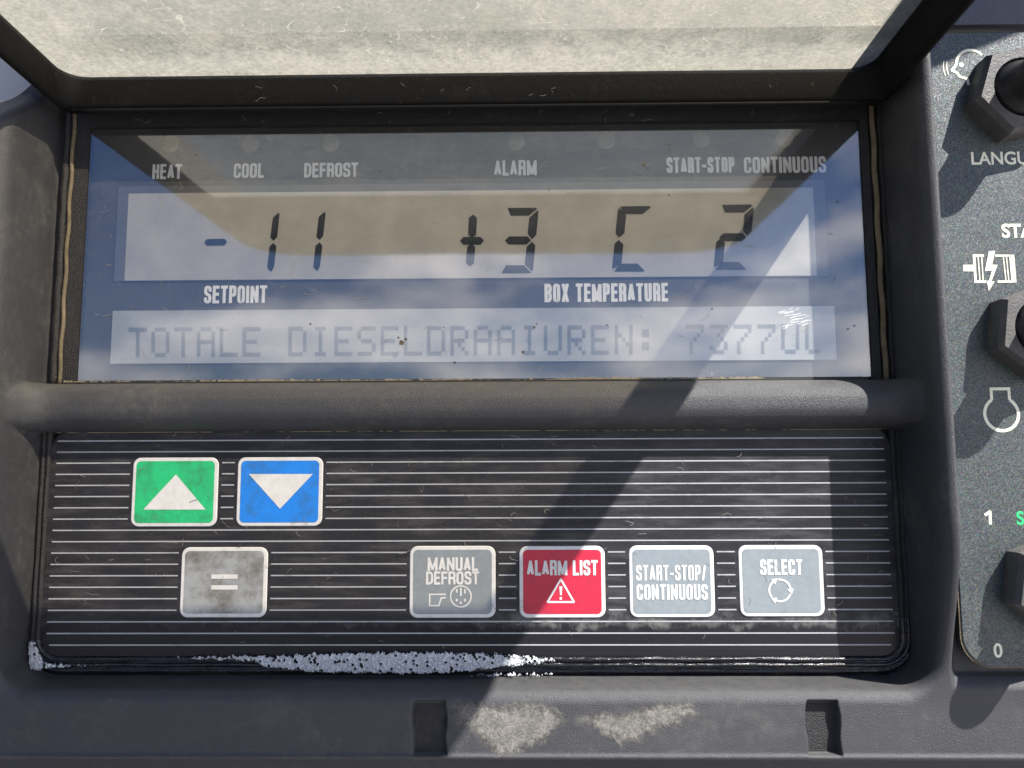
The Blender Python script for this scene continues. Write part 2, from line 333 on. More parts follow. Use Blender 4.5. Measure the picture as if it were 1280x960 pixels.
class MB:
    def __init__(s): s.v = []; s.f = []; s.mi = []
    def add(s, vs, fs, mi=0):
        b = len(s.v); s.v += list(vs); s.f += [tuple(b+i for i in f) for f in fs]; s.mi += [mi]*len(fs)
    def quad(s, x0, x1, z0, z1, h): s.add([P(x0, z0, h), P(x1, z0, h), P(x1, z1, h), P(x0, z1, h)], [(0, 1, 2, 3)])
    def poly(s, pts, h): s.add([P(x, z, h) for x, z in pts], [tuple(range(len(pts)))])
    def box(s, x0, x1, z0, z1, h0, h1):
        s.add([P(x, z, h) for h in (h0, h1) for x, z in ((x0, z0), (x1, z0), (x1, z1), (x0, z1))],
              [(3, 2, 1, 0), (4, 5, 6, 7), (0, 1, 5, 4), (1, 2, 6, 5), (2, 3, 7, 6), (3, 0, 4, 7)])
    def loops(s, loops, cap0=False, cap1=False, closed=False):
        n = len(loops[0]); vs = [p for l in loops for p in l]; fs = []
        m = len(loops)
        for i in range(m if closed else m-1):
            j = (i+1) % m
            for k in range(n):
                k2 = (k+1) % n; fs.append((i*n+k, i*n+k2, j*n+k2, j*n+k))
        if cap0: fs.append(tuple(reversed(range(n))))
        if cap1: fs.append(tuple((m-1)*n+k for k in range(n)))
        s.add(vs, fs)
    def stroke(s, pts, w, h, closed=False):
        n = len(pts); L = []; Rr = []
        for i, (x, z) in enumerate(pts):
            a = pts[i-1] if (i > 0 or closed) else None; b = pts[(i+1) % n] if (i < n-1 or closed) else None
            ds = []
            for p, q in ((a, (x, z)), ((x, z), b)):
                if p is None or q is None: continue
                dx, dz = q[0]-p[0], q[1]-p[1]; l = math.hypot(dx, dz) or 1; ds.append((dx/l, dz/l))
            if len(ds) == 2:
                tx, tz = ds[0][0]+ds[1][0], ds[0][1]+ds[1][1]; l = math.hypot(tx, tz) or 1; tx /= l; tz /= l
                c = tx*ds[0][0]+tz*ds[0][1]
            else: (tx, tz) = ds[0]; c = 1
            ww = w/2/max(c, .5)
            L.append((x-tz*ww, z+tx*ww) if c > .66 else None); Rr.append((x+tz*ww, z-tx*ww))
        for i in range(n if closed else n-1):
            j = (i+1) % n; hh = h+0.012*(i % 7)
            dx, dz = pts[j][0]-pts[i][0], pts[j][1]-pts[i][1]; l = math.hypot(dx, dz) or 1; dx /= l; dz /= l; q = []
            for k, sg in ((i, -1), (j, 1)):
                if L[k] is None:
                    bx, bz = pts[k][0]+sg*dx*w*.25, pts[k][1]+sg*dz*w*.25; q.append(((bx-dz*w/2, bz+dx*w/2), (bx+dz*w/2, bz-dx*w/2)))
                else: q.append((L[k], Rr[k]))
            s.add([P(*q[0][0], hh), P(*q[0][1], hh), P(*q[1][1], hh), P(*q[1][0], hh)], [(0, 1, 2, 3)])
    def build(s, name, mat, parent=None, smooth=False, mats=None): return link_mesh(name, s.v, s.f, mat, parent, smooth, mats, s.mi if mats else None)
def rrect(x0, x1, z0, z1, r, n=7):
    pts = []
    for cx, cz, a in ((x1-r, z0+r, -90), (x1-r, z1-r, 0), (x0+r, z1-r, 90), (x0+r, z0+r, 180)):
        for i in range(n):
            t = math.radians(a+90*i/(n-1)); pts.append((cx+r*math.cos(t), cz+r*math.sin(t)))
    return pts
def slab(mb, x0, x1, z0, z1, r, h0, h1, bev=0.6):
    def lp(i, h): return [P(x, z, h) for x, z in rrect(x0+i, x1-i, z0+i, z1-i, max(r-i, 0.3))]
    mb.loops([lp(0, h0), lp(0, h1-bev), lp(bev, h1)], cap1=True)
def sstep(a, b, x):
    t = np.clip((x-a)/(b-a), 0, 1); return t*t*(3-2*t)

# ================================================================ CONTROL UNIT
unit = thing('control_panel', P(0, -316, -20), 'black plastic refrigeration control panel with raised dusty lid, segment display and striped keypad', 'control panel')

# ---- moulded frame: one continuous skin
def coords(lo, hi, feats, fine=1.0, coarse=6.0, reach=8.0):
    xs = [lo]
    while xs[-1] < hi:
        x = xs[-1]; d = min(abs(x-f) for f in feats)
        ahead = min([f-x for f in feats if f-x > 0] or [1e9])
        st = fine if (d < reach) else min(coarse, max(fine, ahead-reach+0.01))
        xs.append(x+st)
    return np.array(xs)
XL, XR, ZB, ZT = -612.0, 462.0, -237.0, 520.0
def sdf_open(x, z):
    cx, cz = (XL+XR)/2, (ZB+ZT)/2; hx, hz = (XR-XL)/2, (ZT-ZB)/2; r = 34
    qx = np.abs(x-cx)-hx+r; qz = np.abs(z-cz)-hz+r
    return np.minimum(np.maximum(qx, qz), 0)+np.hypot(np.maximum(qx, 0), np.maximum(qz, 0))-r
def frame_h(x, z):
    d = sdf_open(x, z)
    wob = 0.8*np.sin(x*0.013+1)+0.6*np.sin(z*0.021)
    right = x > 0
    H = 52 + 47*sstep(-292, -205, z)*np.where(np.abs(x+72) > 400, 1, 0)
    # near the corners the ledge climbs into the columns
    side = np.where(right, sstep(415, 470, x), sstep(-560, -615, x))
    H = 52 + 47*sstep(-265, -45, z)*side
    H = np.where(~right, H-(H-34)*sstep(425, 500, z), H)
    H = H + wob*0.5
    draft = 4.0; fil = 15.0
    t = np.clip(d/draft, 0, 1)
    wall = t*0.80
    t2 = np.clip((d-draft)/fil, 0, 1)
    h = -14 + (H+14)*(wall + 0.20*np.sqrt(np.clip(1-(1-t2)**2, 0, 1)))
    h = np.where(d <= 0, -14, h)
    # outer drop of the right column into the switch panel bay
    h = h-26*sstep(480, 494, x)*right*sstep(-240, -205, z)
    bay = sstep(490.5, 493.5, x)*sstep(-226, -220, z)
    h = np.where(x > 470, h*(1-bay)+40*bay, h)
    gap = sstep(480, 484, x)*sstep(-226, -222, z)
    # ledge front drops away below
    low = sstep(-316, -324, z); h = h*(1-low)+(-6)*low
    rim = np.exp(-((z+313)/2.6)**2)*2.0*(1-low); h = h+rim
    # left column outer fall
    lo = sstep(-668, -700, x)*1.0; h = h*(1-lo)+(-14)*lo
    # latch notches in the ledge
    for a, b, dep in ((-131, -93, 9), (319, 355, 13)):
        k = sstep(a-1.2, a+1.2, x+1.5*np.sin(z*0.11))*(1-sstep(b-1.2, b+1.2, x+1.2*np.sin(z*0.17+1)))*(1-sstep(-255, -250, z))*sstep(-312.5, -310.5, z)
        h = h-k*dep
    # the bar between display and keypad
    zz = (z-92.0)/31.0
    bar = np.where(np.abs(zz) < 1, 38*np.power(np.clip(1-np.abs(zz)**2.6, 0, 1), 0.55)-14*(np.abs(zz) >= 1), -14)
    bar = np.where(np.abs(zz) < 1, np.maximum(bar, -14)-2, -14)
    near = np.clip((d+46)/52, 0, 1)
    bar = np.where(np.abs(zz) < 1, bar+(0.78*H-bar)*np.power(np.clip((bar+16)/52, 0, 1), 1.2)*near**3, bar)
    h = np.where((d <= 8), np.maximum(h, bar), h)
    return h
fx = coords(-760, 800, [-690, -640, -633, -626, -616, -605, -595, -131, -93, 319, 355, 446, 455, 464, 470, 477, 484, 491], 1.1, 7, 8)
fz = coords(-470, 640, [-320, -312, -250, -240, -223, 62, 68, 92, 116, 122, 478, 488, 498, 508, 518], 1.1, 6, 8)
X, Z = np.meshgrid(fx, fz); Hh = frame_h(X, Z)
nx, nz_ = len(fx), len(fz)
vs = np.stack([X*S, -Hh*S, Z*S], -1).reshape(-1, 3)
idx = np.arange(nx*nz_).reshape(nz_, nx)
fs = np.stack([idx[:-1, :-1], idx[:-1, 1:], idx[1:, 1:], idx[1:, :-1]], -1).reshape(-1, 4)
# leave out what lies above the frame's own top edge
Xk = X[:-1, :-1].reshape(-1); Zk = Z[:-1, :-1].reshape(-1)
keep = (Zk < np.where(Xk < 0, 575, 515)) & (Xk > -700) & (Xk > -632-(505-Zk)*1.05)
link_mesh('moulded_frame', vs, fs[keep], M['frame'], unit, True)

for a, b, dep in ((-131, -93, 9), (319, 355, 13)):
    mb = MB(); zs_ = np.linspace(-310, -257, 20)
    pl = [(a+2.2-1.5*math.sin(z*.11), z) for z in zs_]; pr_ = [(b-2.2-1.2*math.sin(z*.17+1), z) for z in zs_]
    mb.add([P(x, z, 52.6-dep+.5) for x, z in pl+pr_], [(i, i+20, i+21, i+1) for i in range(19)]); mb.build('latch_slot', M['gasket'], unit)
# ---- keypad membrane
KX0, KX1, KZ0, KZ1 = -597.0, 452.0, -213.0, 64.0
mb = MB(); slab(mb, KX0, KX1, KZ0, KZ1, 24, -10, 0, 1.0)
keypad = mb.build('keypad_membrane', M['keypad'], unit)
def pxbox(a, b, c, d, h=0):
    x0, z1 = at(a, c, h); x1, z0 = at(b, d, h); return x0, x1, z0, z1
BTN = {'green': (167.5, 271, 572, 658), 'blue': (298, 402.5, 571.5, 657.5), 'equal': (228, 333, 684, 771.5), 'manual': (512.5, 619.5, 682.5, 772),
       'alarm': (649, 757, 682.5, 772), 'startstop': (785.5, 894, 682, 771.5), 'select': (922, 1031, 681.5, 770.5)}
BU = {k: pxbox(*v) for k, v in BTN.items()}
mb = MB()
for i in range(19):
    z = 50.6-13.87*i; x0, x1 = -589.0+(4 if i == 18 else 0), 444.0+(0 if i < 17 else 1)
    if i == 18: x1 = 440
    cuts = sorted([(b[0]-4, b[1]+4) for b in BU.values() if b[2]-2 < z < b[3]+2])
    a = x0
    for c0, c1 in cuts+[(x1, None)]:
        if c0 > a:
            n = max(1, int((c0-a)/40)); 
            for k in range(n):
                p, q = a+(c0-a)*k/n, a+(c0-a)*(k+1)/n; mb.quad(p, q, z-0.78, z+0.78, 0.25)
        a = c1 if c1 else a
mb.build('stripes', M['stripe'], keypad)

# ---- gasket channel round the keypad (left, bottom, right)
def ring_path(off):
    x0, x1, z0 = KX0-off, KX1+off, KZ0-off; r = 24+off; pts = [(x0, 62)]
    for k in range(1, 24): pts.append((x0, 62+(z0+r-62)*k/24))
    for k in range(0, 13):
        t = math.radians(180+90*k/12); pts.append((x0+r+r*math.cos(t), z0+r+r*math.sin(t)))
    for k in range(1, 80): pts.append((x0+r+(x1-x0-2*r)*k/80, z0))
    for k in range(0, 13):
        t = math.radians(270+90*k/12); pts.append((x1-r+r*math.cos(t), z0+r+r*math.sin(t)))
    for k in range(1, 25): pts.append((x1, z0+r+(62-z0-r)*k/24))
    return pts
prof = [(-1, -3), (0.2, 2.0), (2.0, 3.6), (4.0, 3.0), (5.0, -2.0), (6.2, -2.5), (7.5, 2.0), (9.5, 3.0), (11.5, 1.0), (12.5, -6), (15, -7), (16.5, -3), (19, -4), (21, -9), (25, -11)]
mb = MB(); rows = []
for off, h in prof: rows.append([P(x, z, h+(0.5*math.sin(x*0.05+off)+0.4*math.sin(z*0.07+off))) for x, z in ring_path(off)])
n = len(rows[0]); vv = [p for r in rows for p in r]; ff = [(i*n+k, i*n+k+1, (i+1)*n+k+1, (i+1)*n+k) for i in range(len(rows)-1) for k in range(n-1)]
ff = [tuple(reversed(q)) for q in ff]
mi = [1 if (n_ % (n-1)) > 24 and (n_ % (n-1)) < 130 else 0 for n_ in range(len(ff))]
link_mesh('keypad_gasket', vv, ff, None, unit, True, [M['gasket'], M['wet']], mi)

# ---- lettering: condensed gothic strokes
def arc_corner(pts, r, closed):
    """round the corners of a polyline"""
    out = []; n = len(pts)
    for i, p in enumerate(pts):
        if not closed and i in (0, n-1): out.append(p); continue
        a, b = pts[i-1], pts[(i+1) % n]
        la, lb = math.dist(a, p), math.dist(b, p); k = min(r, la*0.5, lb*0.5)
        pa = (p[0]+(a[0]-p[0])*k/la, p[1]+(a[1]-p[1])*k/la); pb = (p[0]+(b[0]-p[0])*k/lb, p[1]+(b[1]-p[1])*k/lb)
        for t in (0, .33, .67, 1): out.append(tuple(pa[j]*(1-t)**2+2*p[j]*t*(1-t)+pb[j]*t*t for j in (0, 1)))
    return out
R0, R1 = 0, 0.45
G = {  # (width factor, [(points, rounding, closed)])
 'A': (1.05, [([(0, 0), (.5, 1), (1, 0)], 0, 0), ([(.22, .28), (.78, .28)], 0, 0)]),
 'B': (1, [([(0, -.1), (0, 1.1)], 0, 0), ([(0, 1), (.7, 1), (1, .88), (1, .62), (.7, .53), (0, .53)], .12, 0), ([(0, .53), (.7, .53), (1, .4), (1, .12), (.7, 0), (0, 0)], .12, 0)]),
 'C': (1, [([(1, .66), (1, 1), (0, 1), (0, 0), (1, 0), (1, .34)], R1, 0)]),
 'D': (1, [([(0, -.1), (0, 1.1)], 0, 0), ([(0, 1), (.6, 1), (1, .82), (1, .18), (.6, 0), (0, 0)], .15, 0)]),
 'E': (.85, [([(1, 1), (0, 1), (0, 0), (1, 0)], 0, 0), ([(0, .52), (.9, .52)], 0, 0)]),
 'F': (.82, [([(1, 1), (0, 1), (0, -.1)], 0, 0), ([(0, .5), (.9, .5)], 0, 0)]),
 'G': (1, [([(1, .7), (1, 1), (0, 1), (0, 0), (1, 0), (1, .45), (.55, .45)], .35, 0)]),
 'H': (1, [([(0, -.1), (0, 1.1)], 0, 0), ([(1, -.1), (1, 1.1)], 0, 0), ([(0, .52), (1, .52)], 0, 0)]),
 'I': (.02, [([(0, -.1), (0, 1.1)], 0, 0)]),
 'K': (1, [([(0, -.1), (0, 1.1)], 0, 0), ([(1, 1.05), (.1, .5), (1, -.05)], 0, 0)]),
 'L': (.8, [([(0, 1.1), (0, 0), (1, 0)], 0, 0)]),
 'M': (1.6, [([(0, -.1), (0, 1), (.5, .05), (1, 1), (1, -.1)], 0, 0)]),
 'N': (1.15, [([(0, -.1), (0, 1), (1, 0), (1, 1.1)], 0, 0)]),
 'O': (1, [([(0, 0), (0, 1), (1, 1), (1, 0)], R1, 1)]),
 'P': (.95, [([(0, -.1), (0, 1.1)], 0, 0), ([(0, 1), (1, 1), (1, .45), (0, .45)], .3, 0)]),
 'R': (1, [([(0, -.1), (0, 1.1)], 0, 0), ([(0, 1), (1, 1), (1, .5), (0, .5)], .3, 0), ([(.5, .5), (1, .42), (1, -.1)], .25, 0)]),
 'S': (.98, [([(1, .7), (1, 1), (0, 1), (0, .56), (1, .44), (1, 0), (0, 0), (0, .3)], .4, 0)]),
 'T': (.95, [([(0, 1), (1, 1)], 0, 0), ([(.5, 1), (.5, -.1)], 0, 0)]),
 'U': (1, [([(0, 1.1), (0, 0), (1, 0), (1, 1.1)], .4, 0)]),
 'X': (1.1, [([(0, -.1), (1, 1.1)], 0, 0), ([(1, -.1), (0, 1.1)], 0, 0)]),
 'Y': (1, [([(0, 1.1), (.5, .45), (1, 1.1)], 0, 0), ([(.5, .45), (.5, -.1)], 0, 0)]),
 '-': (.5, [([(0, .42), (1, .42)], 0, 0)]), '/': (.7, [([(0, -.1), (1, 1.1)], 0, 0)]), ' ': (.25, []),
}
def letters(mb, text, px0, px1, pyt, pyb, h, stem=0.168, gap=0.07, skew=0.0):
    x0, z1 = at(px0, pyt, h); x1, z0 = at(px1, pyb, h); hh = z1-z0; w = stem*hh; g = gap*hh
    tot = sum(G[c][0] for c in text); inner = (x1-x0)-len(text)*w-(len(text)-1)*g; k = inner/tot
    x = x0; q = 0
    for c in text:
        cw = G[c][0]*k
        for pts, r, cl in G[c][1]:
            pp = [(x+w/2+p[0]*cw+skew*(p[1]-.5)*hh, z0+w*.42+min(max(p[1], -.0), 1.0)*(hh-w*.84)+(-w*.42 if p[1] < 0 else (w*.42 if p[1] > 1 else 0))) for p in pts]
            if not cl:
                for e_, f2 in ((0, 1), (-1, -2)):
                    if abs(pp[e_][1]-pp[f2][1]) < 1e-6:
                        d_ = 1 if pp[e_][0] > pp[f2][0] else -1; pp[e_] = (pp[e_][0]+d_*w*.45, pp[e_][1])
            if r: pp = arc_corner(pp, r*max(cw, hh*.3), bool(cl))
            mb.stroke(pp, w, h+0.03*q, bool(cl)); q = (q+1) % 5
        x += cw+w+g
def arc(cx, cz, r, a0, a1, n=24): return [(cx+r*math.cos(math.radians(a0+(a1-a0)*i/n)), cz+r*math.sin(math.radians(a0+(a1-a0)*i/n))) for i in range(n+1)]

# ---- keypad buttons
face_m = {'green': 'green', 'blue': 'blue', 'equal': 'greydirty', 'manual': 'grey', 'alarm': 'red', 'startstop': 'grey', 'select': 'grey'}
blab = {'green': 'green up arrow button with white triangle', 'blue': 'blue down arrow button with white triangle', 'equal': 'stained grey button marked with an equals sign',
        'manual': 'grey button lettered MANUAL DEFROST', 'alarm': 'red button lettered ALARM LIST with warning triangle', 'startstop': 'grey button lettered START-STOP/CONTINUOUS', 'select': 'grey button lettered SELECT with arrows in a circle'}
for k, (x0, x1, z0, z1) in BU.items():
    mb = MB(); slab(mb, x0, x1, z0, z1, 10, 0.1, 1.4, 0.9)
    b = mb.build('keypad_button', M['white'], unit); b['label'] = blab[k]
    mb = MB(); e = 4.6; mb.poly(rrect(x0+e, x1-e, z0+e, z1-e, 5.5), 1.8); mb.build('button_face', M[face_m[k]], b)
    L = MB(); h = 2.2
    def pp(px, py): return at(px, py, h)
    if k == 'green': L.poly([pp(179, 637), pp(257, 637), pp(220, 593)], h)
    elif k == 'blue': L.poly([pp(311, 592.5), pp(350, 636), pp(391, 592.5)], h)
    elif k == 'equal':
        for y0, y1 in ((718, 723.5), (731.5, 737)): L.poly([pp(264, y1), pp(297, y1), pp(297, y0), pp(264, y0)], h)
    elif k == 'manual':
        letters(L, 'MANUAL', 534.5, 597.5, 696.5, 713.5, h, .185, .06); letters(L, 'DEFROST', 532.5, 599, 714.5, 730.5, h, .18, .06)
        L.stroke([pp(557.5, 743), pp(537, 743), pp(537, 757), pp(548.5, 757), pp(551.5, 747.5), pp(557.5, 747)], 1.8, h)
        cx, cz = pp(576, 745.5); L.stroke(arc(cx, cz, 12.6, 0, 345, 26)+[], 1.8, h, True)
        for dx, l in ((-5, 6), (0, 10), (5, 7)):
            L.stroke([(cx+dx, cz+10.5-abs(dx)*.3), (cx+dx, cz+10.5-l)], 2.2, h+.05); L.stroke([(cx+dx, cz-3-(dx == 0)*3), (cx+dx, cz-6-(dx == 0)*3)], 2.6, h+.05)
    elif k == 'alarm':
        letters(L, 'ALARM LIST', 658.5, 747.5, 700.5, 719, h, .18, .06)
        L.stroke([pp(684.5, 752.5), pp(717.5, 752.5), pp(701, 724)], 2.3, h, True)
        a, b_ = pp(701, 733); L.poly([(a-1.8, b_), (a-1.0, b_-10.5), (a+1.0, b_-10.5), (a+1.8, b_)], h); c, d = pp(701, 748); L.poly(arc(c, d, 1.7, 0, 330, 10), h)
    elif k == 'startstop':
        letters(L, 'START-STOP/', 795, 883, 706.5, 725.5, h, .145, .075); letters(L, 'CONTINUOUS', 795.5, 885, 730.5, 749.5, h)
    elif k == 'select':
        letters(L, 'SELECT', 949.5, 1003.5, 699.5, 718.5, h, .185, .06); cx, cz = pp(975, 738)
        for a in (100, -20, -140):
            L.stroke(arc(cx, cz, 13, a, a-92, 14), 2.4, h); t = math.radians(a-92); tx, tz = math.sin(t), -math.cos(t); ex, ez = cx+13*math.cos(t), cz+13*math.sin(t)
            ox, oz = math.cos(t), math.sin(t)
            L.poly([(ex-ox*4, ez-oz*4), (ex+tx*7, ez+tz*7), (ex+ox*4, ez+oz*4)], h+.06)
    L.build('legend', M['white'], b)

# ---- display: board, segment display, text display, lamps, lettering
mb = MB(); mb.box(-600, 458, 121, 500, -16, -11)
board = mb.build('display_board', M['board'], unit)
LH = -9.0
x0, x1, z0, z1 = pxbox(148, 1036, 233, 345, LH)
mb = MB(); mb.box(x0, x1, z0, z1, -10.9, LH); lcd = mb.build('segment_display', M['lcdedge'], unit)
x0, x1, z0, z1 = pxbox(161, 1021, 242, 344.5, LH)
mb = MB(); mb.quad(x0, x1, z0, z1, LH+.3); mb.build('display_glass', M['lcd'], lcd)
seg = MB(); hs = LH+0.7
def hexseg(a, b, w):      # a pointed segment from a to b (photo positions)
    (xa, za), (xb, zb) = at(*a, hs), at(*b, hs); dx, dz = xb-xa, zb-za; l = math.hypot(dx, dz); ux, uz = dx/l, dz/l; px_, pz_ = -uz*w/2, ux*w/2; q = w*.42
    seg.poly([(xa, za), (xa+ux*q-px_, za+uz*q-pz_), (xb-ux*q-px_, zb-uz*q-pz_), (xb, zb), (xb-ux*q+px_, zb-uz*q+pz_), (xa+ux*q+px_, za+uz*q+pz_)], hs)
def trap(pts): seg.poly([at(x, y, hs) for x, y in pts], hs)
def flush():
    global seg
    seg.build('digit', M['ink'], lcd); seg = MB()
hexseg((255, 303), (284, 302.5), 9); flush()
for a in (0, 57.5):
    dy = -1.0*a/57.5
    trap([(341+a, 272+dy), (348.5+a, 265.5+dy), (349.5+a, 268+dy), (346.5+a, 296+dy), (342+a, 301+dy), (338+a, 297+dy)])
    trap([(341.5+a, 303.5+dy), (345.5+a, 308+dy), (342.5+a, 334+dy), (339+a, 340+dy), (334+a, 335+dy), (337+a, 308+dy)]); flush()
hexseg((575, 301), (605, 301), 10.5); hexseg((591.5, 268), (590, 297.5), 10.5); hexseg((589.5, 304.5), (587, 333), 10.5); flush()
def digit(x, y, segs, s=1.0, dw=0.0):
    """slanted digit: x,y = photo position of its top left corner; about 38 x 83 px"""
    w, hgt, t = 38*s, 82, 10.0
    def q(u, v): return (x+u-0.095*v, y+v)
    for c in segs:
        if c == 'a': trap([q(0.5, 0.5), q(w-2, 0), q(w+1, 1.5), q(w-9, t), q(5.5, t)])
        if c == 'b': trap([q(w+2, 3), q(w+2.8, 7), q(w+2.8, 34), q(w-2, 39.5), q(w-8, 33), q(w-8, 12.5)])
        if c == 'g': trap([q(1, 41), q(6, 36), q(w-8, 36), q(w-3, 41), q(w-8, 46), q(6, 46)])
        if c == 'c': trap([q(w-2, 42.5), q(w+2.8, 47), q(w+2.8, 76), q(w+2, 80), q(w-8, 71), q(w-8, 49)])
        if c == 'd': trap([q(5.5, hgt-t), q(w-9, hgt-t), q(w+1, hgt-.5), q(w-3, hgt), q(0.5, hgt)])
        if c == 'e': trap([q(2.5, 42.5), q(8.8, 48), q(8.8, 71), q(-1.2, 79), q(-2.4, 76), q(-2.2, 47)])
        if c == 'f': trap([q(-1, 2), q(8.8, 11), q(8.8, 34), q(2.5, 39.5), q(-2.2, 34), q(-2.2, 6)])
digit(634, 259.5, 'abgcd', 0.97); flush(); digit(775, 257.5, 'afed', 1.0); flush(); digit(902, 255.5, 'abged', 1.0); flush()
x0, x1, z0, z1 = pxbox(141, 1046, 388.5, 449.5, LH)
mb = MB(); mb.box(x0, x1, z0, z1, -10.9, LH); tlcd = mb.build('text_display', M['text_lcd'], unit)
FONT = {'T': '1F0404040404 04', 'O': '0E1111111111 0E', 'A': '0E11111F1111 11', 'L': '10101010101 01F', 'E': '1F10101E1010 1F', 'D': '1E1111111111 1E',
        'I': '0E0404040404 0E', 'S': '0F10100E0101 1E', 'R': '1E11111E1412 11', 'U': '111111111111 0E', 'N': '111119151311 11', ':': '000C0C000C0C 00', '7': '1F0102040808 08', '3': '1F0204020111 0E', 'V': '101010101010 0E', ' ': '0000000000 0000'}
FONT['L'] = '1010101010101F'; FONT['O'] = '0E11111111110E'
tx = MB(); ht = LH+.4
for i, c in enumerate('TOTALE DIESELDRAAIUREN: 7377UV'):
    s_ = FONT[c].replace(' ', ''); s_ = s_.ljust(14, '0')
    X0 = 161+28.3*i+0.03*i*i
    yt = 409.5-4.5*i/29
    for r in range(7):
        bits = int(s_[2*r:2*r+2], 16)
        for col in range(5):
            if bits >> (4-col) & 1:
                a, b = X0+col*4.55, yt+r*5.3
                (xa, za), (xb, zb) = at(a, b, ht), at(a+4.25, b+4.95, ht); tx.quad(xa, xb, zb, za, ht)
tx.build('text_dots', M['dot'], tlcd)
h = -10.5
for w_, a, b, c, d in (('HEAT', 191, 227, 205.5, 223.5), ('COOL', 292.5, 330, 204.5, 222), ('DEFROST', 380.5, 447.5, 204, 221), ('ALARM', 617.5, 671, 200.5, 219), ('START-STOP', 833, 918.5, 197, 215.5),
                       ('CONTINUOUS', 929.5, 1033, 196.5, 215.5), ('SETPOINT', 255.5, 333.5, 357.5, 378.5), ('BOX TEMPERATURE', 680.5, 835.5, 355, 376.5)):
    L = MB(); letters(L, w_, a, b, c, d, h, .175, .065); L.build('lettering', M['white'], board)
lamps = []
for (cx, cy) in ((212, 180), (312, 180), (413, 178.5), (645, 177), (757.5, 175.5), (876, 174), (980, 173)):
    x, z = at(cx, cy, -10.5)
    if not lamps:
        mb = MB(); rings = [[P(x+r*math.cos(t), z+r*math.sin(t), hh) for t in [2*math.pi*i/28 for i in range(28)]] for r, hh in ((12, -11), (11.6, -10.4), (8, -9.9), (3, -9.7))]
        mb.loops(rings, cap1=True); o = mb.build('indicator_lamp', M['lamp'], unit, True); lamps.append((o, x, z))
    else:
        o0, xx, zz_ = lamps[0]; o = o0.copy(); SC.collection.objects.link(o); o.parent = unit; o.location = ((x-xx)*S, 0, (z-zz_)*S)

# clear cover, slightly proud
mb = MB(); slab(mb, -568, 433, 126.5, 462, 2, -2, 0.6, 0.5)
# only the front sheet and its rim; the back is bonded
mb.build('clear_cover', M['cover'], unit)
# dark margin and sealing beads of the display opening
mb = MB()
mb.box(-596, -570, 120, 500, -10.8, -1.5); mb.box(435, 446, 120, 500, -10.8, -1.5); mb.box(-570, 435, 464, 500, -10.8, -1.5)
mb.build('display_surround', M['gasket'], unit)
mb = MB()
def tube(mb, pts, r, n=8):
    ls = []
    for i, (x, z, h) in enumerate(pts):
        ls.append([P(x+r*math.cos(2*math.pi*k/n), z, h+r*math.sin(2*math.pi*k/n)) for k in range(n)])
    mb.loops(ls, True, True)
tube(mb, [(-591+0.8*math.sin(k*.9), 122+k*9.2, 0.5) for k in range(41)], 2.5)
mb.build('sealing_bead', M['bead'], unit, True); mb = MB()
tube(mb, [(451+0.7*math.sin(k*.8), 122+k*9.2, 1) for k in range(41)], 3.6)
mb.build('sealing_bead', M['bead'], unit, True)
mb = MB(); tube(mb, [(-600+0.5*math.sin(k*1.3), 122+k*9.2, -2) for k in range(41)], 5); mb.build('foam_strip', M['gasket'], unit, True); mb = MB(); tube(mb, [(461+0.5*math.sin(k), 122+k*9.2, -3) for k in range(41)], 4.2)
mb.build('foam_strip', M['gasket'], unit, True)

# sandy dirt packed along the joints above and below the bar
def dirt_line(z0, x0, x1, h, wmax, seed, thr):
    rr = random.Random(seed); mb = MB(); x = x0; ph = rr.random()*9
    while x < x1:
        st = rr.uniform(2.5, 6); k = .5+.5*math.sin(x*.021+ph)*math.sin(x*.0073+ph*2)+rr.gauss(0, .22)
        if k > thr:
            w = wmax*min(1, max(.12, (k-thr)*1.8)); n = 5
            top = [(x+st*1.1*i/n, z0+w*rr.uniform(.3, 1)) for i in range(n+1)]
            mb.add([P(a, z0-.6, h) for a, b in top]+[P(a, b, h+.4) for a, b in top], [(i, i+1, n+2+i, n+1+i) for i in range(n)])
        x += st
    o = mb.build('packed_dirt', M['sand'], unit); o['kind'] = 'stuff'
dirt_line(125.6, -585, 300, 1.3, 2.6, 2, .22)
dirt_line(126.0, -100, 120, 1.6, 3.2, 8, .55)
dirt_line(61.5, -590, 440, 1.0, 1.3, 5, .35)

# dirt stuck on the cover and a sun glint on scratches near its right end, painted as white strokes
def blob(mb, px, py, r, h, seed, sx=1, n=13):
    rr = random.Random(seed); x, z = at(px, py, h)
    mb.poly([(x+sx*r*(.55+.6*rr.random())*math.cos(2*math.pi*i/n), z+r*(.55+.6*rr.random())*math.sin(2*math.pi*i/n)) for i in range(n)], h)
mb = MB()
for i, (a, b, r) in enumerate(((502, 428, 3.6), (507, 424, 2.2), (498, 422, 1.6), (654, 440, 2.2), (668, 409, 1.6), (671, 405, 1.2), (805, 206, 2.2), (810, 210, 1.3), (800, 218, 1), (759, 406, 1.2), (568, 453, 1.6),
                               (388, 405, 1.5), (1047, 252, 1.4), (1068, 407, 1.2), (1060, 411, 1.2), (836, 244, 1.6), (686, 237, 1.2), (890, 386, 1.2), (555, 409, 1), (245, 193, 1.1), (475, 214, 1.2))):
    blob(mb, a, b, r, 1.1+0.02*i, i)
mb.build('dirt_speck', M['speck'], unit)['kind'] = 'stuff'
mb = MB(); rr = random.Random(4)
for i in range(30):
    t = rr.random(); px = 985+t*20+rr.uniform(-9, 9); py = 385+rr.random()*26*(1-.25*t); l = rr.uniform(5, 14)*(1-abs(py-396)/30)
    a, b = at(px-l/2, py+1.2, 1.2), at(px+l/2, py-1.2, 1.2); mb.stroke([a, b], rr.uniform(.25, .6), 1.2+i*.02)
mb.build('scuff_glint', M['glare'], unit)['kind'] = 'stuff'

